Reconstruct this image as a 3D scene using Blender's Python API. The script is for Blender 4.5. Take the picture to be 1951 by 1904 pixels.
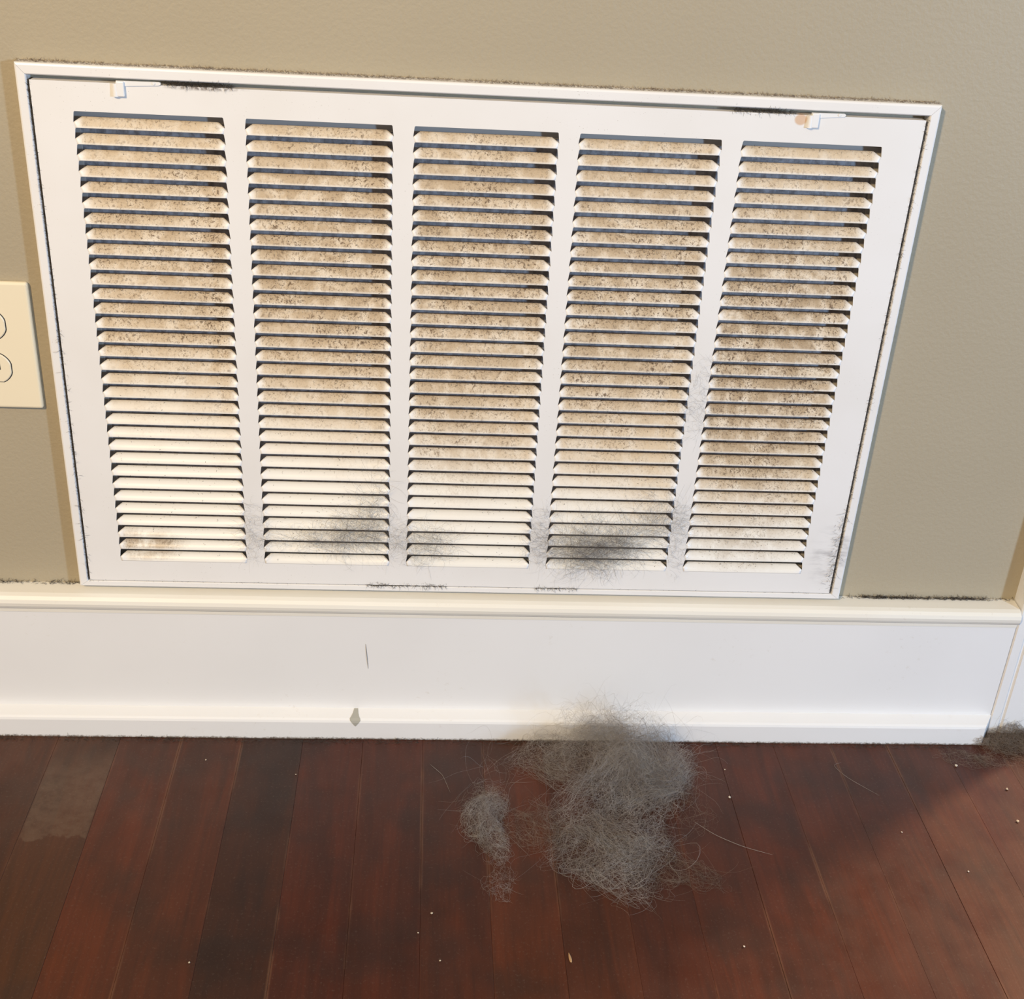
import bpy, bmesh, math, random
import numpy as np
from mathutils import Matrix, Vector

# ------------------------------------------------------------------ camera, world, lights
scene = bpy.context.scene
for o in list(bpy.data.objects):
    bpy.data.objects.remove(o)
COL = scene.collection

FZ = 0.5955                       # height of the first slot's top edge above the floor
F_PX, PITCH, YAW, ROLL = 2404.75, 0.494257, -0.081658, 0.062049
def rot3(a, b, c):
    Rx = Matrix(((1,0,0),(0,math.cos(a),-math.sin(a)),(0,math.sin(a),math.cos(a))))
    Ry = Matrix(((math.cos(b),0,math.sin(b)),(0,1,0),(-math.sin(b),0,math.cos(b))))
    Rz = Matrix(((math.cos(c),-math.sin(c),0),(math.sin(c),math.cos(c),0),(0,0,1)))
    return Rz @ Rx @ Ry
M = rot3(PITCH, YAW, ROLL) @ Matrix(((1,0,0),(0,0,-1),(0,1,0)))
cam_d = bpy.data.cameras.new('camera')
cam = bpy.data.objects.new('camera', cam_d); COL.objects.link(cam)
rm = Matrix((M[0], -M[1], -M[2])).transposed()
cam.matrix_world = Matrix.Translation((0.275074, -1.017168, 0.21742 + FZ)) @ rm.to_4x4()
cam_d.sensor_fit = 'HORIZONTAL'; cam_d.sensor_width = 36.0
cam_d.lens = 36.0 * F_PX / 1951.0
cam_d.clip_start = 0.01
scene.camera = cam

w = bpy.data.worlds.new('room_ambience'); scene.world = w; w.use_nodes = True
w.node_tree.nodes['Background'].inputs[0].default_value = (0.49, 0.50, 0.51, 1)
w.node_tree.nodes['Background'].inputs[1].default_value = 0.82

def area(name, loc, target, size, power, color, shape='DISK'):
    l = bpy.data.lights.new(name, 'AREA'); l.shape = shape; l.size = size; l.energy = power; l.color = color
    o = bpy.data.objects.new(name, l); COL.objects.link(o); o.location = loc
    o.rotation_euler = (Vector(target) - Vector(loc)).to_track_quat('-Z', 'Y').to_euler()
    return o
area('room_lamp', (-0.80, -2.02, 1.85), (0.32, 0, 0.40), 0.22, 58, (1.0, 0.75, 0.44))      # warm lamp behind the photographer
area('window_daylight', (2.42, -2.05, 1.00), (0.32, 0, 0.40), 0.22, 54, (0.46, 0.68, 1.0))    # cool daylight from the right
area('next_room_lamp', (2.45, 0.96, 1.30), (0.7, -0.25, 0.0), 0.26, 66, (1.0, 0.60, 0.36))    # lamp beyond the doorway

vs = scene.view_settings
vs.view_transform = 'Standard'; vs.look = 'None'; vs.gamma = 1; vs.use_curve_mapping = False
vs.exposure = 0.0

# ------------------------------------------------------------------ helpers
rng = np.random.default_rng(7); random.seed(7)

def link(name, data, parent=None, loc=None):
    o = bpy.data.objects.new(name, data); COL.objects.link(o)
    if parent is not None: o.parent = parent
    if loc is not None: o.location = loc
    return o
def tag(o, label=None, cat=None, group=None, kind=None):
    if label: o['label'] = label
    if cat: o['category'] = cat
    if group: o['group'] = group
    if kind: o['kind'] = kind
    return o
def mesh_bm(name, bm, mat, smooth=False):
    bmesh.ops.recalc_face_normals(bm, faces=bm.faces)
    me = bpy.data.meshes.new(name); bm.to_mesh(me); bm.free()
    me.materials.append(mat)
    if smooth:
        for p in me.polygons: p.use_smooth = True
    return me
def box(bm, x0, x1, y0, y1, z0, z1, bevel=0.0, seg=2):
    g = bmesh.ops.create_cube(bm, size=1.0)
    vsx = g['verts']
    for v in vsx:
        v.co = Vector(((x0+x1)/2 + v.co.x*(x1-x0), (y0+y1)/2 + v.co.y*(y1-y0), (z0+z1)/2 + v.co.z*(z1-z0)))
    if bevel:
        es = list({e for v in vsx for e in v.link_edges})
        bmesh.ops.bevel(bm, geom=es, offset=bevel, segments=seg, affect='EDGES', profile=0.5)
def prism(bm, prof, axis_pts):
    """sweep closed polygon prof [(a,b)] ; axis_pts: list of functions (a,b)->Vector for each station"""
    rings = [[bm.verts.new(fn(a, b)) for a, b in prof] for fn in axis_pts]
    n = len(prof)
    for r0, r1 in zip(rings, rings[1:]):
        for i in range(n):
            bm.faces.new((r0[i], r0[(i+1) % n], r1[(i+1) % n], r1[i]))
    bm.faces.new(rings[0]); bm.faces.new(list(reversed(rings[-1])))

# ---- strands: many thin three-sided tubes in one mesh
def strands_mesh(name, P, rad, mat):
    """P (N,S,3) points, rad (N,) radius"""
    N, S, _ = P.shape
    T = np.gradient(P, axis=1); T /= (np.linalg.norm(T, axis=2, keepdims=True) + 1e-12)
    ref = np.where(np.abs(T[..., 2:3]) > 0.9, np.array([1., 0, 0]), np.array([0, 0, 1.]))
    A = np.cross(T, ref); A /= (np.linalg.norm(A, axis=2, keepdims=True) + 1e-12)
    B = np.cross(T, A)
    tap = np.interp(np.linspace(0, 1, S), [0, .15, .8, 1], [.5, 1, 1, .35])
    r = rad[:, None, None] * tap[None, :, None]
    ring = [P + r*(math.cos(a)*A + math.sin(a)*B) for a in (0, 2.0944, 4.18879)]
    V = np.stack(ring, 2).reshape(-1, 3)                       # index ((n*S)+s)*3+k
    n = np.arange(N)[:, None, None]; s = np.arange(S-1)[None, :, None]; k = np.arange(3)[None, None, :]
    base = (n*S + s)*3
    k2 = (k+1) % 3
    Q = np.stack([base+k, base+k2, base+3+k2, base+3+k], -1).reshape(-1, 4)
    me = bpy.data.meshes.new(name)
    me.vertices.add(len(V)); me.vertices.foreach_set('co', V.astype(np.float32).ravel())
    me.loops.add(Q.size); me.loops.foreach_set('vertex_index', Q.astype(np.int32).ravel())
    me.polygons.add(len(Q)); me.polygons.foreach_set('loop_start', (np.arange(len(Q))*4).astype(np.int32))
    me.update(calc_edges=True)
    me.materials.append(mat)
    return me
def unit(v): return v / (np.linalg.norm(v, axis=-1, keepdims=True) + 1e-12)
def walk(p, d, S, step, curl, jitter, confine=None, axis=None):
    """vectorised curly random walk: p,d (N,3); step (N,); curl (N,) radians per step about a slowly changing axis"""
    N = len(p); out = np.zeros((N, S, 3)); out[:, 0] = p
    d = unit(d); ax = unit(rng.normal(size=(N, 3))) if axis is None else unit(axis)
    for i in range(1, S):
        d = unit(d + np.cross(ax, d)*curl[:, None] + rng.normal(size=(N, 3))*jitter)
        ax = unit(ax + rng.normal(size=(N, 3))*0.15)
        if confine is not None: d = unit(d + confine(p, d))
        p = p + d*step[:, None]
        out[:, i] = p
    return out

# ------------------------------------------------------------------ materials
def nodes(name):
    m = bpy.data.materials.new(name); m.use_nodes = True
    nt = m.node_tree; b = nt.nodes['Principled BSDF']
    return m, nt, b
class G:
    """tiny node-graph writer"""
    def __init__(s, nt): s.nt = nt
    def n(s, t, **kw):
        x = s.nt.nodes.new(t)
        for k, v in kw.items(): setattr(x, k, v)
        return x
    def l(s, a, b): s.nt.links.new(a, b)
    def setin(s, sock, v):
        if hasattr(v, 'is_output') or isinstance(v, bpy.types.NodeSocket): s.l(v, sock)
        else: sock.default_value = v
    def math(s, op, a, b=0.0, clamp=False):
        x = s.n('ShaderNodeMath', operation=op, use_clamp=clamp); s.setin(x.inputs[0], a); s.setin(x.inputs[1], b); return x.outputs[0]
    def pos(s): return s.n('ShaderNodeNewGeometry').outputs['Position']
    def mapping(s, v, scale=(1,1,1), loc=(0,0,0)):
        x = s.n('ShaderNodeMapping'); s.l(v, x.inputs[0]); x.inputs['Scale'].default_value = scale; x.inputs['Location'].default_value = loc; return x.outputs[0]
    def noise(s, v, scale, detail=3, rough=.55, dist=0):
        x = s.n('ShaderNodeTexNoise'); s.l(v, x.inputs['Vector']); x.inputs['Scale'].default_value = scale
        x.inputs['Detail'].default_value = detail; x.inputs['Roughness'].default_value = rough; x.inputs['Distortion'].default_value = dist
        return x.outputs['Fac']
    def ramp(s, v, a, b, lo=0.0, hi=1.0):
        x = s.n('ShaderNodeMapRange', clamp=True); s.l(v, x.inputs[0]); x.interpolation_type = 'SMOOTHSTEP'
        for i, q in enumerate((a, b, lo, hi)): x.inputs[i+1].default_value = q
        return x.outputs[0]
    def mix(s, f, a, b):
        x = s.n('ShaderNodeMix', data_type='RGBA'); s.setin(x.inputs[0], f)
        for sock, v in ((x.inputs[6], a), (x.inputs[7], b)):
            if isinstance(v, tuple): sock.default_value = (*v[:3], 1)
            else: s.l(v, sock)
        return x.outputs[2]
    def blob(s, v, c, r, soft=1.0):
        """1 inside an ellipsoid at c with radii r, fading out"""
        x = s.mapping(v, tuple(1/q for q in r), tuple(-a/q for a, q in zip(c, r)))
        ln = s.n('ShaderNodeVectorMath', operation='LENGTH'); s.l(x, ln.inputs[0])
        return s.ramp(ln.outputs['Value'], 1.0, 1.0-soft, 0, 1)
    def bump(s, h, strength, dist, bsdf):
        x = s.n('ShaderNodeBump'); s.l(h, x.inputs['Height']); x.inputs['Strength'].default_value = strength; x.inputs['Distance'].default_value = dist
        s.l(x.outputs[0], bsdf.inputs['Normal'])

def mat_plain(name, col, rough=.5, spec=.5):
    m, nt, b = nodes(name); b.inputs['Base Color'].default_value = (*col, 1); b.inputs['Roughness'].default_value = rough
    b.inputs['Specular IOR Level'].default_value = spec
    return m

# wall paint: beige-grey, roller texture
m_wall, nt, b = nodes('wall_paint'); g = G(nt); P = g.pos()
n1 = g.noise(P, 260, 3, .6); n2 = g.noise(P, 3.0, 2)
c = g.mix(g.ramp(n2, .3, .7), (.372, .318, .222), (.395, .340, .240))
g.l(c, b.inputs['Base Color']); b.inputs['Roughness'].default_value = .55
g.bump(n1, .35, .0012, b)

# white enamel on the grille (frame, face)
m_enamel, nt, b = nodes('white_enamel'); g = G(nt); P = g.pos()
n1 = g.noise(P, 9, 3); n2 = g.noise(P, 420, 2, .6)
c = g.mix(g.ramp(n1, .35, .75), (.80, .79, .775), (.77, .755, .73))
st = g.blob(P, (.5705, 0, FZ+.0185), (.006, .02, .0052), .35)                # tan stain beside the right latch
c = g.mix(g.math('MULTIPLY', st, .75), c, (.62, .38, .20))
st2 = g.math('MULTIPLY', g.blob(P, (.100, 0, FZ+.0215), (.040, .02, .0028), .9), g.ramp(g.noise(P, 300, 2), .35, .6))
c = g.mix(g.math('MULTIPLY', st2, .8), c, (.10, .06, .035))                   # sooty smear right of the left latch
st3 = g.math('MULTIPLY', g.blob(P, (.668, 0, FZ-.385), (.030, .02, .045), 1.0), g.ramp(g.noise(g.mapping(P, (.5, 1, 1.6)), 90, 3, .6), .42, .75))
c = g.mix(g.math('MULTIPLY', st3, .6), c, (.16, .15, .16))                    # grey smudge low on the right
sp = g.math('MULTIPLY', g.ramp(g.noise(P, 700, 1), .70, .76), g.ramp(g.noise(P, 14, 2), .45, .7))
c = g.mix(g.math('MULTIPLY', sp, .5), c, (.25, .2, .15))
g.l(c, b.inputs['Base Color']); b.inputs['Roughness'].default_value = .34

W_B = .1142
# louver blades: enamel, tinted cream for dust and warm lamplight, under a coat of tan dust and dark specks
m_blade, nt, b = nodes('dusty_enamel'); g = G(nt); P = g.pos()
def bl(x, z, rx, rz, s=1.0): return g.blob(P, (x, 0, FZ+z), (rx, .05, rz), s)
psx = g.n('ShaderNodeSeparateXYZ'); g.l(P, psx.inputs[0])
lowv = g.math('ADD', g.math('ADD', psx.outputs[2], g.math('MULTIPLY', psx.outputs[0], .17)), g.math('MULTIPLY', g.noise(P, 12, 3), .10))
dust = g.ramp(lowv, FZ-.255, FZ-.135)                     # the coat of dust thins out towards the foot of the grille
heavy = g.math('MAXIMUM', bl(.575, -.19, .100, .19, .65), g.math('MULTIPLY', bl(.30, -.12, .50, .17, .7), .72))
heavy = g.math('MAXIMUM', heavy, g.math('MULTIPLY', bl(.43, -.17, .12, .15, .9), .75))
heavy = g.math('MAXIMUM', heavy, g.math('MULTIPLY', bl(.30, -.24, .10, .12, .9), .6))
heavy = g.math('MAXIMUM', heavy, g.math('MULTIPLY', bl(.58, -.37, .07, .06, .9), .45))
heavy = g.math('MAXIMUM', heavy, g.math('MULTIPLY', bl(.020, -.390, .050, .022, .7), .9))
mot = g.noise(g.mapping(P, (1, 1, .6)), 70, 4, .6, .4)
fine = g.noise(g.mapping(P, (1, 1, .7)), 420, 3, .62, .5)
tiny = g.noise(P, 900, 2, .6)
otc = g.n('ShaderNodeTexCoord').outputs['Object']; osx = g.n('ShaderNodeSeparateXYZ'); g.l(otc, osx.inputs[0])
ends_ = g.ramp(g.math('ABSOLUTE', osx.outputs[0]), W_B/2-.0004, W_B/2-.0080)      # the folded ends stay clean
foot_ = g.ramp(osx.outputs[2], .0002, .0022, .25, 1)
dust = g.math('MULTIPLY', g.math('MULTIPLY', dust, ends_), foot_)
heavy = g.math('MULTIPLY', g.math('MULTIPLY', heavy, ends_), foot_)
base_ = g.mix(ends_, (.80, .79, .775), (.80, .775, .715))  # cream away from the ends: dust and warm light both put into the colour
c0 = g.mix(g.math('MULTIPLY', dust, g.ramp(mot, .22, .62, .6, 1)), base_, (.64, .52, .37))
hv = g.math('MULTIPLY', heavy, g.ramp(mot, .34, .62))
c1 = g.mix(g.math('MULTIPLY', hv, .85), c0, (.38, .28, .175))
patch = g.ramp(g.noise(g.mapping(P, (1, 1, .8)), 26, 3, .6), .36, .64, .3, 1.25)
amt = g.math('MULTIPLY', g.math('MULTIPLY', g.ramp(fine, .50, .68), patch), g.math('ADD', g.math('MULTIPLY', heavy, .75), g.math('MULTIPLY', dust, .42), True))
c2 = g.mix(amt, c1, (.17, .115, .07))
sp = g.math('MULTIPLY', g.math('MULTIPLY', g.ramp(tiny, .60, .68), patch), g.math('ADD', heavy, g.math('MULTIPLY', dust, .3), True))
c3 = g.mix(g.math('MULTIPLY', sp, .8), c2, (.06, .042, .03))
g.l(c3, b.inputs['Base Color'])
rr = g.math('ADD', g.math('MULTIPLY', dust, .35), .38); g.l(rr, b.inputs['Roughness'])
g.bump(g.math('MULTIPLY', g.math('ADD', fine, tiny), dust), .5, .0006, b)

# painted woodwork
def wood_paint(name, c_a, c_b):
    m, nt, b = nodes(name); g = G(nt); P = g.pos()
    n1 = g.noise(P, 5, 3); n2 = g.noise(g.mapping(P, (.15, 1, 1)), 60, 3)
    c = g.mix(g.ramp(n1, .3, .7), c_a, c_b)
    d = g.math('MULTIPLY', g.ramp(g.noise(P, 160, 3, .7), .60, .72), g.ramp(g.noise(P, 11, 2), .5, .7))
    c = g.mix(g.math('MULTIPLY', d, .18), c, (.45, .36, .24))
    sep = g.n('ShaderNodeSeparateXYZ'); g.l(P, sep.inputs[0])
    grime = g.math('MULTIPLY', g.ramp(g.math('ADD', sep.outputs[2], g.math('MULTIPLY', g.noise(P, 300, 4, .7), .006)), .0058, .0028), 1.0)  # scuffed dirt line at the floor
    c = g.mix(g.math('MULTIPLY', grime, .9), c, (.10, .07, .045))
    g.l(c, b.inputs['Base Color']); b.inputs['Roughness'].default_value = .38
    g.bump(n2, .12, .0008, b)
    return m
m_trim = wood_paint('white_trim_paint', (.76, .755, .745), (.79, .785, .775))
m_cap = wood_paint('warm_lit_trim_paint', (.80, .775, .70), (.78, .74, .65))  # trim paint with the warm lamplight on the cap put into its colour
m_chip = mat_plain('bare_grey_primer', (.37, .36, .31), .6)

# floorboards: dark red-brown stain, tint per board from the object colour
m_plank, nt, b = nodes('red_stained_board'); g = G(nt)
tc = g.n('ShaderNodeTexCoord').outputs['Object']; oi = g.n('ShaderNodeObjectInfo'); P = g.pos()
gx = g.mapping(P, (1, .035, 1)); grain = g.noise(gx, 330, 4, .65, .3); grain2 = g.noise(g.mapping(P, (1, .12, 1)), 45, 3, .6, .8)
big = g.noise(P, 9, 3, .6)
c = g.mix(g.ramp(grain2, .3, .72), (.082, .0185, .0064), (.050, .0135, .0060))
c = g.mix(g.math('MULTIPLY', g.ramp(grain, .42, .7), .35), c, (.040, .0120, .0060))
c = g.mix(g.math('MULTIPLY', g.ramp(big, .46, .68), .65), c, (.030, .0125, .0080))
mul = g.n('ShaderNodeMix', data_type='RGBA', blend_type='MULTIPLY'); mul.inputs[0].default_value = 1
g.l(c, mul.inputs[6]); g.l(oi.outputs['Color'], mul.inputs[7]); c = mul.outputs[2]
sx = g.n('ShaderNodeSeparateXYZ'); g.l(tc, sx.inputs[0])
edge = g.ramp(g.math('ABSOLUTE', sx.outputs[0]), .0272, .0289)
wear = g.math('MULTIPLY', edge, g.ramp(g.noise(g.mapping(P, (1, .25, 1)), 30, 3, .6), .48, .66))
c = g.mix(g.math('MULTIPLY', wear, .34), c, (.20, .095, .05))                 # finish rubbed off along board edges
px = g.n('ShaderNodeSeparateXYZ'); g.l(P, px.inputs[0]); nz_ = g.math('MULTIPLY', g.math('SUBTRACT', g.noise(P, 45, 4, .65), .5), .05)
yw = g.math('ADD', px.outputs[1], nz_)
wp = g.math('MULTIPLY', g.math('MULTIPLY', g.ramp(yw, -.163, -.158), g.ramp(yw, -.030, -.085)), g.math('MULTIPLY', g.ramp(px.outputs[0], -.0722, -.0700), g.ramp(px.outputs[0], -.0125, -.0150)))
c = g.mix(g.math('MULTIPLY', wp, g.ramp(g.noise(P, 90, 4, .7), .3, .65, .2, .55)), c, (.12, .072, .045))                  # dull worn patch
dustf = g.math('MULTIPLY', g.ramp(g.noise(P, 420, 2, .7), .56, .75), .12)
c = g.mix(dustf, c, (.22, .17, .14))
g.l(c, b.inputs['Base Color'])
rg = g.ramp(g.noise(P, 25, 3, .6), .3, .75, .34, .50); g.l(rg, b.inputs['Roughness'])
b.inputs['Specular IOR Level'].default_value = .33
g.bump(grain, .10, .0006, b)
m_sub = mat_plain('dark_joint_dirt', (.020, .012, .008), .9)

m_ivory = mat_plain('ivory_plastic', (.80, .715, .53), .35)
m_slot = mat_plain('black_slot', (.015, .013, .012), .7)
m_screw = mat_plain('dull_steel', (.45, .42, .36), .4)
m_latch = mat_plain('white_latch_plastic', (.80, .80, .79), .3)
m_card = mat_plain('filter_card', (.42, .40, .37), .9)
m_filter, nt, b = nodes('grey_filter_media'); g = G(nt); P = g.pos()
c = g.mix(g.ramp(g.noise(P, 160, 4, .65), .35, .68), (.36, .36, .375), (.20, .19, .19))
g.l(c, b.inputs['Base Color']); b.inputs['Roughness'].default_value = .95

def mat_hair(name, col, col2, scale=40, transl=.35):
    m, nt, b = nodes(name); g = G(nt); P = g.pos()
    c = g.mix(g.ramp(g.noise(P, scale, 2), .35, .65), col, col2)
    g.l(c, b.inputs['Base Color']); b.inputs['Roughness'].default_value = .7; b.inputs['Specular IOR Level'].default_value = .25
    tr = g.n('ShaderNodeBsdfTranslucent'); g.l(c, tr.inputs[0])
    mx = g.n('ShaderNodeMixShader'); mx.inputs[0].default_value = transl
    g.l(b.outputs[0], mx.inputs[1]); g.l(tr.outputs[0], mx.inputs[2])
    g.l(mx.outputs[0], nt.nodes['Material Output'].inputs['Surface'])
    return m
m_hair = mat_hair('grey_pet_hair', (.52, .48, .44), (.40, .35, .31))
m_hair_b = mat_hair('brown_dust_hair', (.40, .32, .25), (.28, .22, .17))
m_lint = mat_hair('dark_lint', (.10, .085, .07), (.055, .045, .038), 200, .15)
m_tuft = mat_hair('grey_lint_tuft', (.30, .275, .25), (.21, .185, .165), 60, .3)
m_pale = mat_hair('pale_crumb', (.78, .72, .62), (.66, .56, .42), 200, .2)

# ------------------------------------------------------------------ setting
WY = 0.012                                   # wall surface; the grille face is y = 0
OX0, OX1, OZ0, OZ1 = -.022, .664, FZ-.418, FZ+.012     # duct opening behind the grille
CX0, CX1 = .8665, .9405                      # door casing

bm = bmesh.new()
xs = [-1.6, OX0, OX1, .938, 1.78, 2.6]; zs = [0, OZ0, OZ1, 2.06, 2.5]; T = .115
solid = lambda i, j: not ((i == 1 and j == 1) or (i == 3 and j <= 2))
vv = {}
def V(i, j, y):
    k = (i, j, y)
    if k not in vv: vv[k] = bm.verts.new((xs[i], y, zs[j]))
    return vv[k]
nx, nz = len(xs)-1, len(zs)-1
for i in range(nx):
    for j in range(nz):
        if solid(i, j):
            bm.faces.new((V(i,j,WY), V(i+1,j,WY), V(i+1,j+1,WY), V(i,j+1,WY)))
        if solid(i, j) or (i == 1 and j == 1):           # the back is closed behind the duct recess
            bm.faces.new((V(i,j,WY+T), V(i,j+1,WY+T), V(i+1,j+1,WY+T), V(i+1,j,WY+T)))
        for (di, dj, a, c_) in ((-1,0,(i,j),(i,j+1)), (1,0,(i+1,j),(i+1,j+1)), (0,-1,(i,j),(i+1,j)), (0,1,(i,j+1),(i+1,j+1))):
            ii, jj = i+di, j+dj
            inside = 0 <= ii < nx and 0 <= jj < nz
            if solid(i, j) and (not inside or not solid(ii, jj)):
                bm.faces.new((V(*a,WY), V(*c_,WY), V(*c_,WY+T), V(*a,WY+T)))
wall = link('wall_back', mesh_bm('wall_back', bm, m_wall))
tag(wall, 'beige-grey painted wall with fine roller texture around the vent', 'wall', kind='structure')

# floor and its boards
bm = bmesh.new(); box(bm, -1.6, 2.6, -1.75, 1.2, -.03, -.0062)
floor = link('floor', mesh_bm('floor', bm, m_sub))
tag(floor, 'dark red-brown strip wood floor in front of the baseboard', 'floor', kind='structure')
PW = .0591; E0 = -.0722
bm = bmesh.new(); box(bm, -PW/2+.00003, PW/2-.00003, -1.72, 1.18, -.0062, 0, .00022, 1)
plank_me = mesh_bm('plank', bm, m_plank)
tints = {-1: (.85,1.1,1.15), 0: (.85,1.2,1.3), 1: (1.15,1.1,1.0), 2: (.95,1.0,1.0), 3: (.62,.80,1.0), 4: (.85,.8,.9),
         5: (.9,.9,1), 6: (.92,1.0,1.1), 7: (1.15,1.2,1.05), 8: (.9,1.0,.95), 9: (.8,.85,.9), 10: (.95,.95,.9), 11: (1.05,1,.95), 12: (1.05,1.05,1), 13: (.95,1,1)}
for k in range(-25, 45):
    o = link('plank', plank_me, floor, (E0 + PW*(k+.5), 0, (0.0, -.00022, .00012)[k % 3]))
    t = tints.get(k, None) or tuple(random.uniform(.8, 1.15) for _ in range(3))
    o.color = (*t, 1)

# baseboard: flat board, cap moulding on top, base shoe at the floor
def extr(name, prof, x0, x1, mat, parent, end=None):
    bm = bmesh.new()
    prism(bm, prof, [lambda a, b_: Vector((x0, a, b_)), end or (lambda a, b_: Vector((x1, a, b_)))])
    return link(name, mesh_bm(name, bm, mat), parent)
bm = bmesh.new(); box(bm, -1.6, .8655, -.007, WY, 0, .1358)
base = link('baseboard_back', mesh_bm('baseboard_back', bm, m_trim))
tag(base, 'tall white painted baseboard under the wall vent', 'baseboard', kind='structure')
cap = [(WY, .1360), (-.0078, .1360), (-.0080, .1396), (-.0092, .1406), (-.0108, .1420), (-.0122, .1448), (-.0127, .1480), (-.0118, .1515),
       (-.0092, .1542), (-.0050, .1557), (.0030, .1563), (WY, .1568)]
o = extr('cap_moulding', cap, -1.6, .8655, m_cap, base); o['label'] = 'rounded cap moulding with warm light painted in as cream'
shoe = [(-.007, 0), (-.0222, 0), (-.0222, .0205), (-.0214, .0226), (-.0195, .0240), (-.0072, .0272), (-.007, .0272)]
o = extr('base_shoe', shoe, -1.6, None, m_trim, base, lambda a, b_: Vector((.8665 + (a + .007)*.70, a, b_)))
bm = bmesh.new()                                           # bare drop-shaped chip in the paint of the shoe
rowsc = []
for yy_, zz_, a_, b_ in ((-.0077, .0273, -.0018, .0020), (-.0135, .0258, -.0030, .0026), (-.0180, .0247, -.0046, .0036), (-.0197, .0242, -.0056, .0046), (-.0217, .0228, -.0052, .0050), (-.0225, .0205, -.0034, .0034), (-.0225, .0165, -.0003, .0004)):
    rowsc.append([bm.verts.new((.2155+a_, yy_, zz_)), bm.verts.new((.2155+b_, yy_, zz_))])
for r0, r1 in zip(rowsc, rowsc[1:]): bm.faces.new((r0[0], r0[1], r1[1], r1[0]))
g_ = bmesh.ops.extrude_face_region(bm, geom=list(bm.faces))
for v in [q for q in g_['geom'] if isinstance(q, bmesh.types.BMVert)]: v.co += Vector((0, .0010, -.0010))
o = link('paint_chip', mesh_bm('paint_chip', bm, m_chip), base); o['label'] = 'grey drop-shaped chip in the paint'

# door casing at the right, with its jamb
bm = bmesh.new()
cas = [(CX0, WY), (CX0, -.0066), (CX0+.0012, -.0078), (CX0+.010, -.0078), (CX0+.0112, -.0052), (CX0+.0135, -.0052), (CX0+.0150, -.0072), (CX1-.022, -.0072), (CX1-.0205, -.0052), (CX1-.018, -.0052), (CX1-.0165, -.0080), (CX1-.0012, -.0080), (CX1, -.0066), (CX1, WY)]
prism(bm, cas, [lambda a, b_: Vector((a, b_, .0045)), lambda a, b_: Vector((a, b_, 2.05))])
trim = link('trim_1', mesh_bm('trim_1', bm, m_trim))
tag(trim, 'white painted door casing at the right end of the baseboard', 'door casing', kind='structure')
bm = bmesh.new(); box(bm, .938, .955, WY, WY+T, 0, 2.05)
link('jamb', mesh_bm('jamb', bm, m_trim), trim)

# ------------------------------------------------------------------ the return-air grille
W_, B_, PT = .1142, .0174, .0127                 # slot width, bar width, slot pitch
NR, NC = 32, 5
grille = link('return_air_grille', None, None, (0, 0, FZ))
tag(grille, 'large white metal return air grille with five columns of dusty louvers', 'vent grille')
PX0, PX1, PZ0, PZ1 = -.0308, .6727, -.4278, .0222   # hinged face panel
FX0, FX1, FZ0, FZ1 = -.0410, .6836, -.4348, .0345   # outer frame
IX0, IX1, IZ0, IZ1 = -.0328, .6750, -.4290, .0256   # inner edge of the frame flange

# face plate with slots
bm = bmesh.new()
lev = []                                          # (z, outset of the slot edge)
for k in range(NR):
    zt = -k*PT
    lev += [(zt, -.0007), (zt-.0007, 0.0), (zt-.0083, .0010)]
zb = -NR*PT; lev.append((zb, 0.0))
edges = []                                        # alternating: panel side, slot edges..., panel side
for c_ in range(NC):
    x0 = c_*(W_+B_); edges += [(x0, -1), (x0+W_, 1)]
rows = []
for z, out in lev:
    rows.append([bm.verts.new((PX0, 0, z))] + [bm.verts.new((x + s*out, 0, z)) for x, s in edges] + [bm.verts.new((PX1, 0, z))])
topr = [bm.verts.new((v.co.x, 0, PZ1)) for v in rows[0]]; botr = [bm.verts.new((v.co.x, 0, PZ0)) for v in rows[-1]]
def strip(a, b_, cols):
    for i in cols: bm.faces.new((a[i], a[i+1], b_[i+1], b_[i]))
n = len(rows[0]) - 1
for a, b_ in zip(rows, rows[1:]): strip(a, b_, range(0, n, 2))
strip(topr, rows[0], range(n)); strip(rows[-1], botr, range(n))
g_ = bmesh.ops.extrude_face_region(bm, geom=list(bm.faces))
for v in [q for q in g_['geom'] if isinstance(q, bmesh.types.BMVert)]: v.co.y += .0008
for (a0, a1, c0_, c1_) in ((PX0, PX0+.0008, PZ0, PZ1), (PX1-.0008, PX1, PZ0, PZ1), (PX0, PX1, PZ1-.0008, PZ1), (PX0, PX1, PZ0, PZ0+.0008)):
    box(bm, a0, a1, .0007, .010, c0_, c1_)        # folded rim of the panel
link('face_plate', mesh_bm('face_plate', bm, m_enamel), grille)

# blade: folded from the face at its foot, leaning back and up
bm = bmesh.new()
zp = [0, .0006, .0014, .0028, .0043, .0060, .0076]; yp = [-.0001, .0001, .00035, .0010, .0021, .0039, .0058]
ends = [0, .0001, .0003, .0006, .0010, -.0016, -.0044]; yend = [-.0001, 0, 0, .0001, .0002, .0032, .0056]
grid = []
for z, y, e, ye in zip(zp, yp, ends, yend):
    h = W_/2 + e - .0001
    xsr = [-h, -h+.0022, -h+.0055, -h*.5, 0, h*.5, h-.0055, h-.0022, h]
    ysr = [ye, ye*.45+y*.55, y, y, y, y, y, ye*.45+y*.55, ye]
    grid.append([bm.verts.new((a, q, z)) for a, q in zip(xsr, ysr)])
for r0, r1 in zip(grid, grid[1:]):
    for i in range(8): bm.faces.new((r0[i], r0[i+1], r1[i+1], r1[i]))
g_ = bmesh.ops.extrude_face_region(bm, geom=list(bm.faces))
for v in [q for q in g_['geom'] if isinstance(q, bmesh.types.BMVert)]: v.co += Vector((0, .0006, -.00005))
blade_me = mesh_bm('louver_blade', bm, m_blade)
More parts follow.
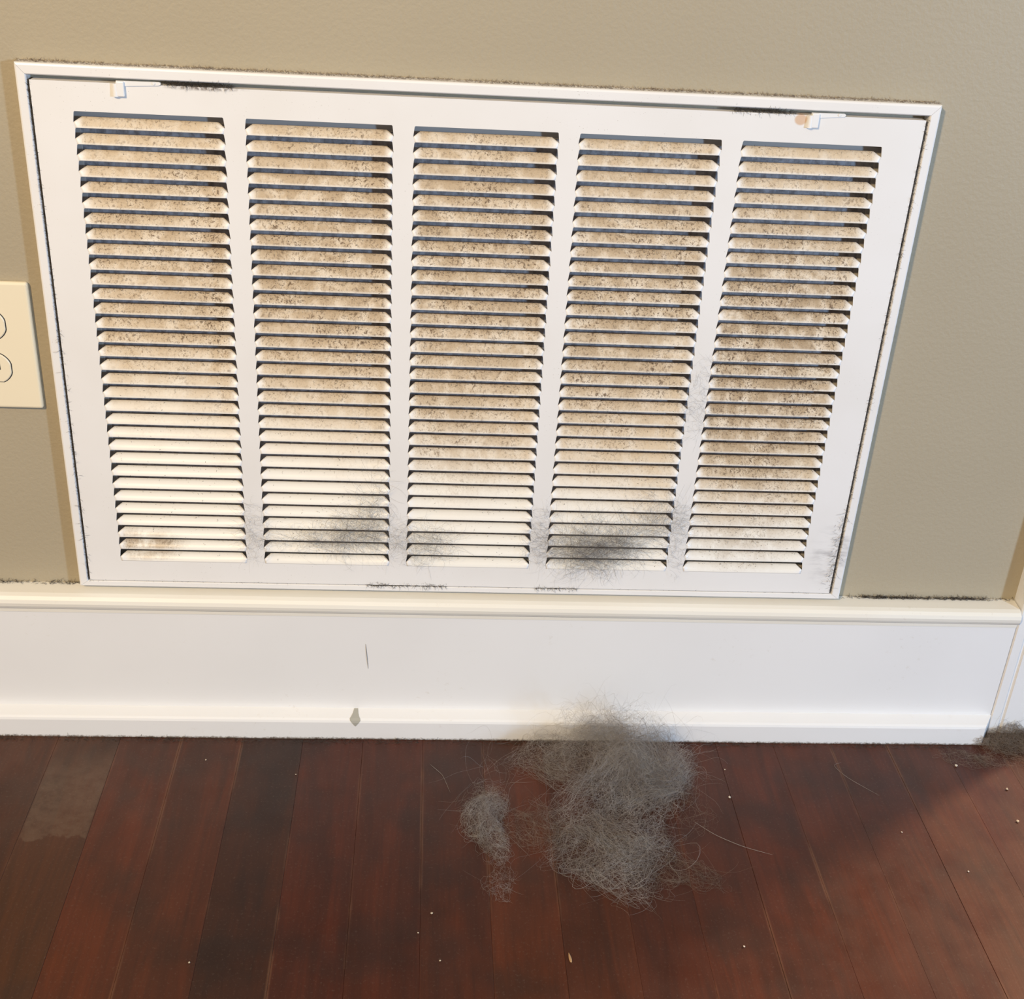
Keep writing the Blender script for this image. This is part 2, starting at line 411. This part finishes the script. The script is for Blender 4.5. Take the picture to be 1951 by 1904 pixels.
for p in blade_me.polygons:
    p.use_smooth = abs(p.normal.y) > .35
blade_pts = []
for c_ in range(NC):
    for k in range(NR):
        lx = c_*(W_+B_) + W_/2; lz = -(k+1)*PT
        o = link('louver_blade', blade_me, grille, (lx, 0, lz))
        o.rotation_euler = (math.radians(random.uniform(-1.2, 1.2)), 0, 0)

# mitred frame rails
def rail(sx0, sz0, sx1, sz1, ox0, oz0, ox1, oz1):
    """rail from inner corner a to inner corner b (s) and outer corners (o)"""
    bm = bmesh.new()
    ia, ib = Vector((sx0, 0, sz0)), Vector((sx1, 0, sz1)); oa, ob = Vector((ox0, 0, oz0)), Vector((ox1, 0, oz1))
    d = (ib-ia).normalized()*.00012
    # cross-section: (t from inner 0 to outer 1, depth y)
    prof = [(0.0, .0115), (0.0, .0010), (.05, .0002), (.12, -.0003), (.80, -.0003), (.93, .0002), (1.0, .0012), (1.0, WY), (.90, WY), (.88, .0030), (.12, .0030), (.10, .0115)]
    f0 = lambda t, y: ia.lerp(oa, t) + d + Vector((0, y, 0))
    f1 = lambda t, y: ib.lerp(ob, t) - d + Vector((0, y, 0))
    prism(bm, prof, [f0, f1])
    return link('frame_rail', mesh_bm('frame_rail', bm, m_enamel), grille)
rail(IX0, IZ1, IX1, IZ1, FX0, FZ1, FX1, FZ1); rail(IX0, IZ0, IX1, IZ0, FX0, FZ0, FX1, FZ0)
rail(IX0, IZ0, IX0, IZ1, FX0, FZ0, FX0, FZ1); rail(IX1, IZ0, IX1, IZ1, FX1, FZ0, FX1, FZ1)

# latches at the top
def latch(x, flip_len):
    bm = bmesh.new()
    n = 10; pts = []
    L = flip_len; h0, h1 = .0034, .0018
    outl = [(0, .0243), (L-.004, .0246)] + [(L-.004 + .0018*math.sin(a), .0246-.0012 + .0012*math.cos(a)) for a in np.linspace(.3, math.pi-.3, 5)] + [(L-.004, .0220), (.0066, .0206), (0, .0206)]
    f = [bm.verts.new((x+a, -.0009, z)) for a, z in outl]; bk = [bm.verts.new((x+a, .0008, z)) for a, z in outl]
    for i in range(len(f)):
        j = (i+1) % len(f); bm.faces.new((f[i], f[j], bk[j], bk[i]))
    bm.faces.new(f); bm.faces.new(list(reversed(bk)))
    lo = link('latch', mesh_bm('latch', bm, m_latch), grille); lo['label'] = 'small white slide latch'
    bm = bmesh.new(); box(bm, x, x+.0062, -.0030, -.0002, .0128, .0243, .0008, 2)
    link('latch_tab', mesh_bm('latch_tab', bm, m_latch), lo)
    bm = bmesh.new()
    bmesh.ops.create_cone(bm, segments=20, radius1=.0026, radius2=.0022, depth=.0098, cap_ends=True, matrix=Matrix.Translation((x-.0006, -.0008, .0176)))
    link('latch_knuckle', mesh_bm('latch_knuckle', bm, m_latch, False), lo)
    bm = bmesh.new(); bmesh.ops.create_cone(bm, segments=16, radius1=.0012, radius2=.0011, depth=.0008, cap_ends=True, matrix=Matrix.Translation((x+L-.0075, -.0011, .0236)) @ Matrix.Rotation(math.pi/2, 4, 'X'))
    link('latch_rivet', mesh_bm('latch_rivet', bm, m_latch), lo)
latch(.0345, .036); latch(.5785, .030)

# lint on the blades: short dark fibres along their upper edges, and matted in the panel gaps
def blade_point(n_, cols=None):
    c_ = rng.integers(0, NC, n_); k = rng.integers(0, NR, n_); return c_, k
def dirt_weight(x, z):
    wv = .12 + .75*np.exp(-(((x-.575)/.085)**2 + ((z+.20)/.15)**2)) + .55*np.exp(-(((x-.36)/.22)**2 + ((z+.19)/.10)**2)) + .32*np.exp(-(((x-.10)/.16)**2 + ((z+.13)/.09)**2)) + .35*np.exp(-(((x-.58)/.09)**2 + ((z+.36)/.06)**2))
    return wv
NL = 42000
c_, k = blade_point(NL); u = rng.uniform(-.5, .5, NL)*1.0
x = c_*(W_+B_) + W_/2 + u*(W_-.009); zb_ = -(k+1)*PT
keep = rng.uniform(0, 1, NL) < np.clip(dirt_weight(x, zb_), 0, 1) * (0.55 + .45*np.sin(x*190 + k*2.1)*np.sin(x*61 + k*.7))
x, zb_ = x[keep], zb_[keep]; NL = len(x)
tt = np.clip(1.0 - np.abs(rng.normal(0, .16, NL)), .1, 1.0)
deep = rng.uniform(0, 1, NL) < .14; tt = np.where(deep, rng.uniform(.1, 1, NL), tt)
zz = np.interp(tt, np.linspace(0, 1, 7), zp); yy = np.interp(tt, np.linspace(0, 1, 7), yp)
p0 = np.stack([x, yy - .0002, zb_ + zz], 1)
d0 = rng.normal(size=(NL, 3))*np.array([1.0, .35, .8]) + np.array([0, -.25, .25])
P_ = walk(p0, d0, 4, rng.uniform(.0002, .00065, NL), rng.normal(0, .5, NL), .25)
P_[..., 1] = np.maximum(P_[..., 1], -.0025)
o = link('blade_lint', strands_mesh('blade_lint', P_, rng.uniform(.00006, .00015, NL), m_lint), grille)
o['kind'] = 'stuff'; o['label'] = 'dark lint clinging to the louver edges'

def gap_lint(nl, p0, d0, ln):
    return walk(p0, d0, 5, ln/4, rng.normal(0, .25, len(p0)), .18)
sets = []
def gl(nv, x0, x1, z0, z1, dirs, lnr, dens=None):
    t = rng.uniform(0, 1, nv) if dens is None else dens(nv)
    p = np.stack([x0+(x1-x0)*t, rng.uniform(-.0002, .004, nv), z0+(z1-z0)*t], 1)
    d = rng.normal(size=(nv, 3))*np.array([.7, .25, .7]) + np.array(dirs)
    sets.append(walk(p, d, 5, rng.uniform(*lnr, nv)/4, rng.normal(0, .3, nv), .2))
gl(5200, IX0+.0009, IX0+.0009, PZ0, PZ1, (.1, -.15, .6), (.001, .0035))
gl(3600, IX1-.0009, IX1-.0007, PZ0, PZ1, (-.25, -.2, 0), (.001, .0045))
gl(240, IX1-.0010, IX1-.0010, PZ0+.005, PZ0+.09, (-1.1, -.35, -.1), (.004, .014))
gl(300, IX0+.0008, IX0+.0008, PZ0+.01, PZ1-.2, (.9, -.3, 0), (.003, .008))
gl(700, .070, .122, PZ1+.0016, PZ1+.0016, (.6, -.2, -.1), (.002, .006))
gl(500, .515, .565, PZ1+.0016, PZ1+.0016, (.6, -.2, .0), (.002, .006))
gl(900, .225, .300, PZ0-.0004, PZ0-.0004, (.8, -.4, .0), (.002, .006))
gl(400, .385, .425, PZ0-.0004, PZ0-.0004, (.6, -.4, .0), (.002, .006))
gl(300, PX0, PX1, PZ0-.0003, PZ0-.0003, (.6, -.4, .0), (.001, .003))
P_ = np.concatenate(sets, 0); P_[..., 1] = np.maximum(P_[..., 1], -.0035)
o = link('gap_lint', strands_mesh('gap_lint', P_, rng.uniform(.00005, .00011, len(P_)), m_lint), grille)
o['kind'] = 'stuff'; o['label'] = 'dark lint packed in the gap around the panel'

# dust lying on the top ledge of the frame and on the wall line above it is part of the frame's dirt
nd = 5200
p0 = np.stack([rng.uniform(FX0, FX1, nd), rng.uniform(.004, .0118, nd), FZ1 + rng.uniform(.0000, .0008, nd)], 1)
P_ = walk(p0, rng.normal(size=(nd, 3))*np.array([1, .5, .5]), 4, rng.uniform(.0003, .0009, nd), rng.normal(0, .4, nd), .2)
P_[..., 2] = np.maximum(P_[..., 2], FZ1 + .00005); P_[..., 1] = np.minimum(P_[..., 1], WY-.0001)
o = link('ledge_dust', strands_mesh('ledge_dust', P_, rng.uniform(.00006, .00014, nd), m_hair_b), grille); o['kind'] = 'stuff'

def dust_line(name, n_, xr, yr, zr, lim, rad, mat, lab):
    p = np.stack([rng.uniform(*xr, n_), rng.uniform(*yr, n_), rng.uniform(*zr, n_)], 1)
    p = p[rng.uniform(0, 1, n_) < .55 + .45*np.sin(p[:, 0]*57)*np.sin(p[:, 0]*23+1)]; n_ = len(p)
    Pq = walk(p, rng.normal(size=(n_, 3))*np.array([1, .4, .3]), 5, rng.uniform(.0004, .0014, n_), rng.normal(0, .4, n_), .2)
    Pq[..., 1] = np.clip(Pq[..., 1], lim[0], lim[1]); Pq[..., 2] = np.maximum(Pq[..., 2], lim[2])
    o = link(name, strands_mesh(name, Pq, rng.uniform(rad*.6, rad*1.3, n_), mat), base); o['kind'] = 'stuff'; o['label'] = lab
    return o
dust_line('cap_dust', 1500, (-.30, FX0-.001), (.0085, .0116), (.1568, .1580), (.0070, .0118, .1572), .00012, m_lint, 'dark dust along the wall left of the vent')
dust_line('cap_dust', 2200, (FX1+.001, .8640), (.0085, .0116), (.1568, .1580), (.0070, .0118, .1572), .00012, m_lint, 'dark dust along the wall right of the vent')
dust_line('floor_edge_dust', 4200, (-.30, .862), (-.0290, -.0226), (.0002, .0012), (-.034, -.0224, .0002), .00010, m_lint, 'dark dust along the foot of the shoe')

# ------------------------------------------------------------------ air filter behind the louvers
filt = link('air_filter', None, None, (.321, .016, FZ-.203))
tag(filt, 'grey air filter seen through the slots behind the louvers', 'air filter')
bm = bmesh.new(); hw, hh = .335, .209
npl = 150; prev = None
for i in range(npl+1):
    xx = -hw+.012 + (2*hw-.024)*i/npl; yy_ = 0 if i % 2 else .0005
    a = bm.verts.new((xx, yy_, -hh+.012)); b_ = bm.verts.new((xx, yy_, hh-.012))
    if prev: bm.faces.new((prev[0], a, b_, prev[1]))
    prev = (a, b_)
g_ = bmesh.ops.extrude_face_region(bm, geom=list(bm.faces))
for v in [q for q in g_['geom'] if isinstance(q, bmesh.types.BMVert)]: v.co.y += .001
link('filter_media', mesh_bm('filter_media', bm, m_filter), filt)
bm = bmesh.new()
for q in ((-hw, hw, -hh, -hh+.014), (-hw, hw, hh-.014, hh), (-hw, -hw+.014, -hh+.014, hh-.014), (hw-.014, hw, -hh+.014, hh-.014)):
    box(bm, q[0], q[1], -.003, .016, q[2], q[3])
link('card_frame', mesh_bm('card_frame', bm, m_card), filt)

# ------------------------------------------------------------------ wall outlet at the left edge
outlet = link('wall_outlet', None, None, (-.0930, WY, FZ-.200))
tag(outlet, 'ivory duplex wall outlet left of the vent', 'outlet')
bm = bmesh.new(); box(bm, -.038, .038, -.0055, 0, -.0572, .0572, .0022, 3)
link('cover_plate', mesh_bm('cover_plate', bm, m_ivory), outlet)
bm = bmesh.new()
bmesh.ops.create_cone(bm, segments=16, radius1=.0034, radius2=.0030, depth=.0016, cap_ends=True, matrix=Matrix.Translation((0, -.0060, 0)) @ Matrix.Rotation(math.pi/2, 4, 'X'))
link('screw', mesh_bm('screw', bm, m_screw), outlet)
def recept_me():
    bm = bmesh.new(); pts = []
    for i in range(48):
        a = 2*math.pi*i/48; xx = .0147*math.cos(a)*1.12; zz = .0147*math.sin(a)
        xx = max(-.0158, min(.0158, xx)); zz = max(-.0127, min(.0127, zz)); pts.append((xx, zz))
    r0 = [bm.verts.new((a, -.0050, c)) for a, c in pts]; r1 = [bm.verts.new((a, -.0063, c)) for a, c in pts]
    r2 = [bm.verts.new((a*.955, -.0068, c*.95)) for a, c in pts]
    for A, B in ((r0, r1), (r1, r2)):
        for i in range(48): bm.faces.new((A[i], A[(i+1) % 48], B[(i+1) % 48], B[i]))
    bm.faces.new(r2)
    return mesh_bm('receptacle', bm, m_ivory)
def ring_me():
    bm = bmesh.new(); a_, b_ = [], []
    for i in range(48):
        a = 2*math.pi*i/48
        for lst, s in ((a_, 1.0), (b_, 1.05)):
            xx = max(-.0158, min(.0158, .0147*math.cos(a)*1.12))*s; zz = max(-.0127, min(.0127, .0147*math.sin(a)))*s
            lst.append(bm.verts.new((xx, -.00562, zz)))
    for i in range(48): bm.faces.new((a_[i], a_[(i+1) % 48], b_[(i+1) % 48], b_[i]))
    return mesh_bm('joint', bm, m_slot)
rme, jme = recept_me(), ring_me()
for s in (1, -1):
    r = link('receptacle', rme, outlet, (0, 0, .0195*s)); link('joint', jme, r)
    for sx_ in (-.0063, .0063):
        bm = bmesh.new(); box(bm, sx_-.0009, sx_+.0009, -.0070, -.0060, -.0012, .0066)
        link('slot', mesh_bm('slot', bm, m_slot), r)
    bm = bmesh.new(); bmesh.ops.create_cone(bm, segments=16, radius1=.0024, radius2=.0024, depth=.0010, cap_ends=True, matrix=Matrix.Translation((0, -.0065, -.0068)) @ Matrix.Rotation(math.pi/2, 4, 'X'))
    link('ground_hole', mesh_bm('ground_hole', bm, m_slot), r)

# ------------------------------------------------------------------ hair clumps
def blocked(P_):
    """keep fibres above the floor and in front of baseboard and shoe"""
    P_[..., 2] = np.maximum(P_[..., 2], .0006)
    lim = np.where(P_[..., 2] < .0275, -.0228, np.where(P_[..., 2] < .135, -.0076, -.013))
    out = P_[..., 0] < .864
    P_[..., 1] = np.where(out, np.minimum(P_[..., 1], lim), P_[..., 1])
    return P_
def fluff(N, c, r, S, ln, curl, jit, rad, shell=.6, stray=.12, flat=False):
    c = np.array(c); r = np.array(r); N = int(N*1.45); rad = rad*.78
    u_ = unit(rng.normal(size=(N, 3))); u_[:, 2] = np.abs(u_[:, 2])
    rr_ = rng.uniform(0, 1, N)**(1/3); rr_ = np.where(rng.uniform(0, 1, N) < shell, rng.uniform(.75, 1.0, N), rr_)
    ph = rng.uniform(0, 6.28, 3)
    def lump(v):                                          # uneven outline, different for every clump
        th = np.arctan2(v[:, 1], v[:, 0]); return 1 + .20*np.sin(2*th+ph[0]) + .18*np.sin(3*th+ph[1]) + .13*np.sin(5*th+ph[2])
    p = c + u_*(rr_*lump(u_))[:, None]*r
    d = np.cross(u_, rng.normal(size=(N, 3)))
    stf = rng.uniform(0, 1, N) < stray
    def conf(pp, dd):
        q = (pp - c)/r; ql = np.linalg.norm(q, axis=1, keepdims=True)/lump(q)[:, None]
        pull = -q/(ql+1e-9)*np.clip(ql - .9, 0, 1.5)*2.0
        return np.where(stf[:, None], 0, pull)
    P_ = walk(p, d, S, rng.uniform(*ln, N)/(S-1), rng.normal(0, curl, N), jit, conf)
    f_ = np.array([70., 60., 90.]); k_ = rng.uniform(0, 6.28, 6)
    P_[..., 0] += .16*r[0]*np.sin(P_[..., 1]*f_[0]+k_[0]); P_[..., 1] += .12*r[1]*np.sin(P_[..., 0]*f_[1]+k_[1])
    P_[..., 2] *= 1 + .30*np.sin(P_[..., 0]*f_[2]+k_[2])*np.sin(P_[..., 1]*f_[2]+k_[3])
    return blocked(P_), rng.uniform(rad*.6, rad*1.3, N)
def cluster(name, specs, mat, parent=None):
    Ps, Rs = [], []
    for sp_ in specs:
        sp_["S"] = 14; a, b_ = fluff(**sp_); Ps.append(a); Rs.append(b_)
    return link(name, strands_mesh(name, np.concatenate(Ps), np.concatenate(Rs), mat), parent)

clump = link('pet_hair_clump', None, None, (0, 0, 0))
tag(clump, 'big fluffy clump of grey pet hair against the baseboard', 'hair clump')
cluster('mound', [
    dict(N=1000, c=(.462, -.082, .002), r=(.072, .056, .040), S=14, ln=(.03, .10), curl=.28, jit=.10, rad=.00007),
    dict(N=900, c=(.490, -.076, .006), r=(.046, .040, .040), S=14, ln=(.02, .08), curl=.38, jit=.12, rad=.00007),
    dict(N=330, c=(.500, -.095, .004), r=(.030, .030, .030), S=14, ln=(.02, .06), curl=.5, jit=.12, rad=.00008),
    dict(N=90, c=(.485, -.085, .006), r=(.052, .046, .036), S=14, ln=(.03, .09), curl=.4, jit=.10, rad=.00014),
    dict(N=420, c=(.466, -.046, .024), r=(.054, .020, .030), S=12, ln=(.015, .05), curl=.3, jit=.14, rad=.00006, stray=.35),
    dict(N=220, c=(.410, -.056, .003), r=(.040, .030, .018), S=12, ln=(.02, .06), curl=.3, jit=.12, rad=.00007),
], m_hair, clump)
cluster('trailing_tuft', [
    dict(N=470, c=(.448, -.186, .002), r=(.046, .044, .012), S=14, ln=(.03, .09), curl=.30, jit=.08, rad=.00007),
    dict(N=45, c=(.450, -.190, .002), r=(.042, .036, .013), S=14, ln=(.03, .09), curl=.3, jit=.08, rad=.00014),
    dict(N=330, c=(.474, -.148, .002), r=(.050, .042, .016), S=14, ln=(.03, .08), curl=.25, jit=.08, rad=.00007),
], m_hair, clump)
cluster('wisps', [
    dict(N=110, c=(.505, -.205, .001), r=(.040, .020, .005), S=14, ln=(.02, .07), curl=.2, jit=.06, rad=.00006),
    dict(N=150, c=(.388, -.150, .001), r=(.030, .035, .006), S=14, ln=(.02, .06), curl=.2, jit=.06, rad=.00006),
    dict(N=50, c=(.528, -.110, .001), r=(.026, .045, .005), S=14, ln=(.02, .06), curl=.2, jit=.06, rad=.00006),
], m_hair_b, clump)['kind'] = 'stuff'
cluster('side_tuft', [
    dict(N=430, c=(.343, -.146, .001), r=(.0160, .051, .013), S=12, ln=(.02, .06), curl=.25, jit=.08, rad=.00007, stray=.04),
    dict(N=30, c=(.345, -.110, .001), r=(.020, .050, .008), S=12, ln=(.03, .07), curl=.1, jit=.05, rad=.00007, stray=.6),
    dict(N=60, c=(.352, -.215, .001), r=(.014, .025, .004), S=10, ln=(.01, .03), curl=.2, jit=.08, rad=.00006),
], m_hair, clump)['label'] = 'small spindle-shaped side tuft'
cor = cluster('dust_bunny', [
    dict(N=750, c=(.897, -.020, .002), r=(.045, .016, .012), S=12, ln=(.01, .05), curl=.35, jit=.12, rad=.00009),
    dict(N=260, c=(.925, -.045, .001), r=(.045, .025, .008), S=12, ln=(.01, .05), curl=.35, jit=.12, rad=.00008),
    dict(N=160, c=(.845, -.045, .0005), r=(.035, .015, .003), S=10, ln=(.01, .03), curl=.35, jit=.12, rad=.00007),
], m_hair_b)
tag(cor, 'brownish dust bunny at the foot of the door casing', 'dust clump')

# hair stuck on the lower part of the grille
def tuft(name, label, specs):
    Ps, Rs = [], []
    for (N, cx, cz, rx, rz, tilt, S, ln, rad) in specs:
        N = int(N*.85); rad = rad*.8; a = rng.normal(size=(N, 2))*.55; r_ = np.linalg.norm(a, axis=1, keepdims=True); a = a/np.maximum(1, r_)
        xx = a[:, 0]*rx; zz = a[:, 1]*rz
        ct, st_ = math.cos(tilt), math.sin(tilt)
        p = np.stack([cx + ct*xx - st_*zz, rng.uniform(-.0055, -.0012, N), FZ + cz + st_*xx + ct*zz], 1)
        d = rng.normal(size=(N, 3))*np.array([1, .12, .8]); d[:, 0] += ct*rng.choice([-1, 1], N)*.8; d[:, 2] += st_*.8
        ax = np.tile(np.array([[0, 1., 0]]), (N, 1))
        Pq = walk(p, d, S, rng.uniform(*ln, N)/(S-1), rng.normal(0, .22, N), .08, None, ax)
        Pq[..., 1] = np.clip(Pq[..., 1], -.007, -.0008)
        Ps.append(Pq); Rs.append(rng.uniform(rad*.6, rad*1.3, N))
    o = link(name, strands_mesh(name, np.concatenate(Ps), np.concatenate(Rs), m_tuft))
    return tag(o, label, 'lint tuft', 'hair tufts stuck to the lower louvers')
tuft('lint_tuft', 'grey hair tuft on the second louver column from the left, near its foot',
     [(420, .215, -.372, .030, .018, .25, 10, (.010, .035), .00006), (230, .228, -.350, .010, .040, -.25, 10, (.010, .04), .00006), (200, .180, -.378, .034, .010, .1, 10, (.01, .03), .00006)])
tuft('lint_tuft', 'thin pale hair wound across the leftmost white upright bar, near its foot',
     [(240, .123, -.372, .016, .030, .0, 10, (.008, .022), .00005)])
tuft('lint_tuft', 'small hair tuft on the left foot of the middle louver column',
     [(300, .283, -.380, .024, .018, .1, 10, (.010, .03), .00006), (150, .252, -.378, .018, .022, 0, 10, (.008, .02), .00005)])
tuft('lint_tuft', 'biggest dark hair tuft, at the foot of the fourth louver column',
     [(850, .436, -.384, .042, .018, .0, 10, (.010, .04), .00006), (560, .470, -.372, .055, .016, .55, 10, (.010, .04), .00006), (260, .425, -.372, .030, .024, .2, 10, (.01, .035), .00006), (150, .500, -.350, .020, .03, .6, 10, (.01, .03), .00006)])
tuft('lint_tuft', 'thin hair wound over the white upright bar left of the biggest tuft',
     [(230, .387, -.370, .015, .030, .0, 10, (.008, .022), .00005)])
tuft('lint_tuft', 'thin hair caught on the rightmost white upright bar, at mid height',
     [(170, .518, -.225, .012, .040, .0, 10, (.008, .02), .00005)])
tuft('lint_tuft', 'specks of lint at the foot of the rightmost white upright bar',
     [(150, .519, -.380, .012, .030, .0, 10, (.004, .012), .00006)])

# loose single hairs, and a strand standing in for a crack
def hair(pts, label, r=.00012, mat=m_hair):
    pts = np.array(pts); t = np.linspace(0, 1, len(pts)); tt_ = np.linspace(0, 1, 18)
    q = np.stack([np.interp(tt_, t, pts[:, i]) for i in range(3)], 1)
    for _ in range(3): q[1:-1] = (q[:-2] + q[1:-1]*2 + q[2:])/4
    o = link('hairline_strand', strands_mesh('hairline_strand', q[None], np.array([r]), mat))
    return tag(o, label, 'hair')
hair([(.225, -.0074, .1045), (.2262, -.0078, .090), (.2275, -.0074, .0755)], 'upright hairline crack in the white baseboard, laid on as a thin dark strand', .00022, m_lint)  # paint crack, added as a dark strand on the board
hair([(.536, -.138, .0006), (.552, -.155, .0006), (.575, -.170, .0006), (.600, -.180, .0006)], 'long pale hair curving right from the big clump on the floor', .00018)
hair([(.290, -.060, .0006), (.302, -.075, .0006), (.309, -.100, .0006)], 'short pale hair on the floor above the small tuft', .00014)
hair([(.700, -.052, .0006), (.690, -.056, .0006), (.700, -.075, .0006), (.724, -.100, .0006)], 'hooked pale hair on the floor near the right end of the baseboard', .00012)

# crumbs
crumbs = [(.0745,-.0557,.0009,'tiny white crumb on the floor nearest the left stretch of baseboard'),
    (.1620,-.0760,.0008,'tiny pale crumb on the right edge of the darkest floorboard'),
    (.5795,-.0640,.0008,'tiny crumb close to the baseboard, just right of the big hair clump'),
    (.5760,-.1040,.0016,'plump tan crumb on the floor right of the big hair clump'),
    (.8560,-.0900,.0016,'pale crumb on the floor just below the dust bunny'),
    (.8480,-.1350,.0015,'pale crumb second below the dust bunny, by the right picture edge'),
    (.8170,-.0560,.0018,'white chip on the floor beside the end of the base shoe'),
    (.2920,-.2490,.0012,'round white crumb on the floor below the paint chip and side tuft'),
    (.2990,-.2990,.0011,'white crumb at the lower middle of the floor, left of the tan splinter'),
    (.2810,-.2700,.0008,'smallest crumb between the two white crumbs left of the tan splinter'),
    (.5510,-.2850,.0010,'pale crumb on the bare floor below the big clump, to its right'),
    (.1000,-.3000,.0010,'pale crumb at the lower left of the floor'),
    (.7750,-.2000,.0009,'tiny crumb low on the warmly lit right part of the floor'),
    (.7300,-.1500,.0009,'tiny crumb at the edge of the diagonal shadow on the floor')]
for i, (cx_, cy_, s_, lab) in enumerate(crumbs):
    bm = bmesh.new(); bmesh.ops.create_icosphere(bm, subdivisions=1, radius=s_)
    for v in bm.verts: v.co *= random.uniform(.6, 1.2); v.co.z *= .7
    zmin = min(v.co.z for v in bm.verts)
    for v in bm.verts: v.co.z -= zmin
    o = link('crumb', mesh_bm('crumb', bm, m_pale), None, (cx_, cy_, .0001))
    tag(o, lab, 'crumb', 'pale crumbs on the floor')
bm = bmesh.new(); bmesh.ops.create_icosphere(bm, subdivisions=2, radius=1)
for v in bm.verts:
    k_ = 1 - .45*v.co.y; v.co = Vector((v.co.x*.0011*k_, v.co.y*.0052, (v.co.z+1)*.0007))
o = link('crumb', mesh_bm('crumb', bm, mat_plain('tan_splinter', (.42, .25, .12), .6)), None, (.4045, -.2965, .0001)); o.rotation_euler.z = .12
tag(o, 'tan splinter at the lower middle of the floor, the longest crumb', 'crumb', 'pale crumbs on the floor')
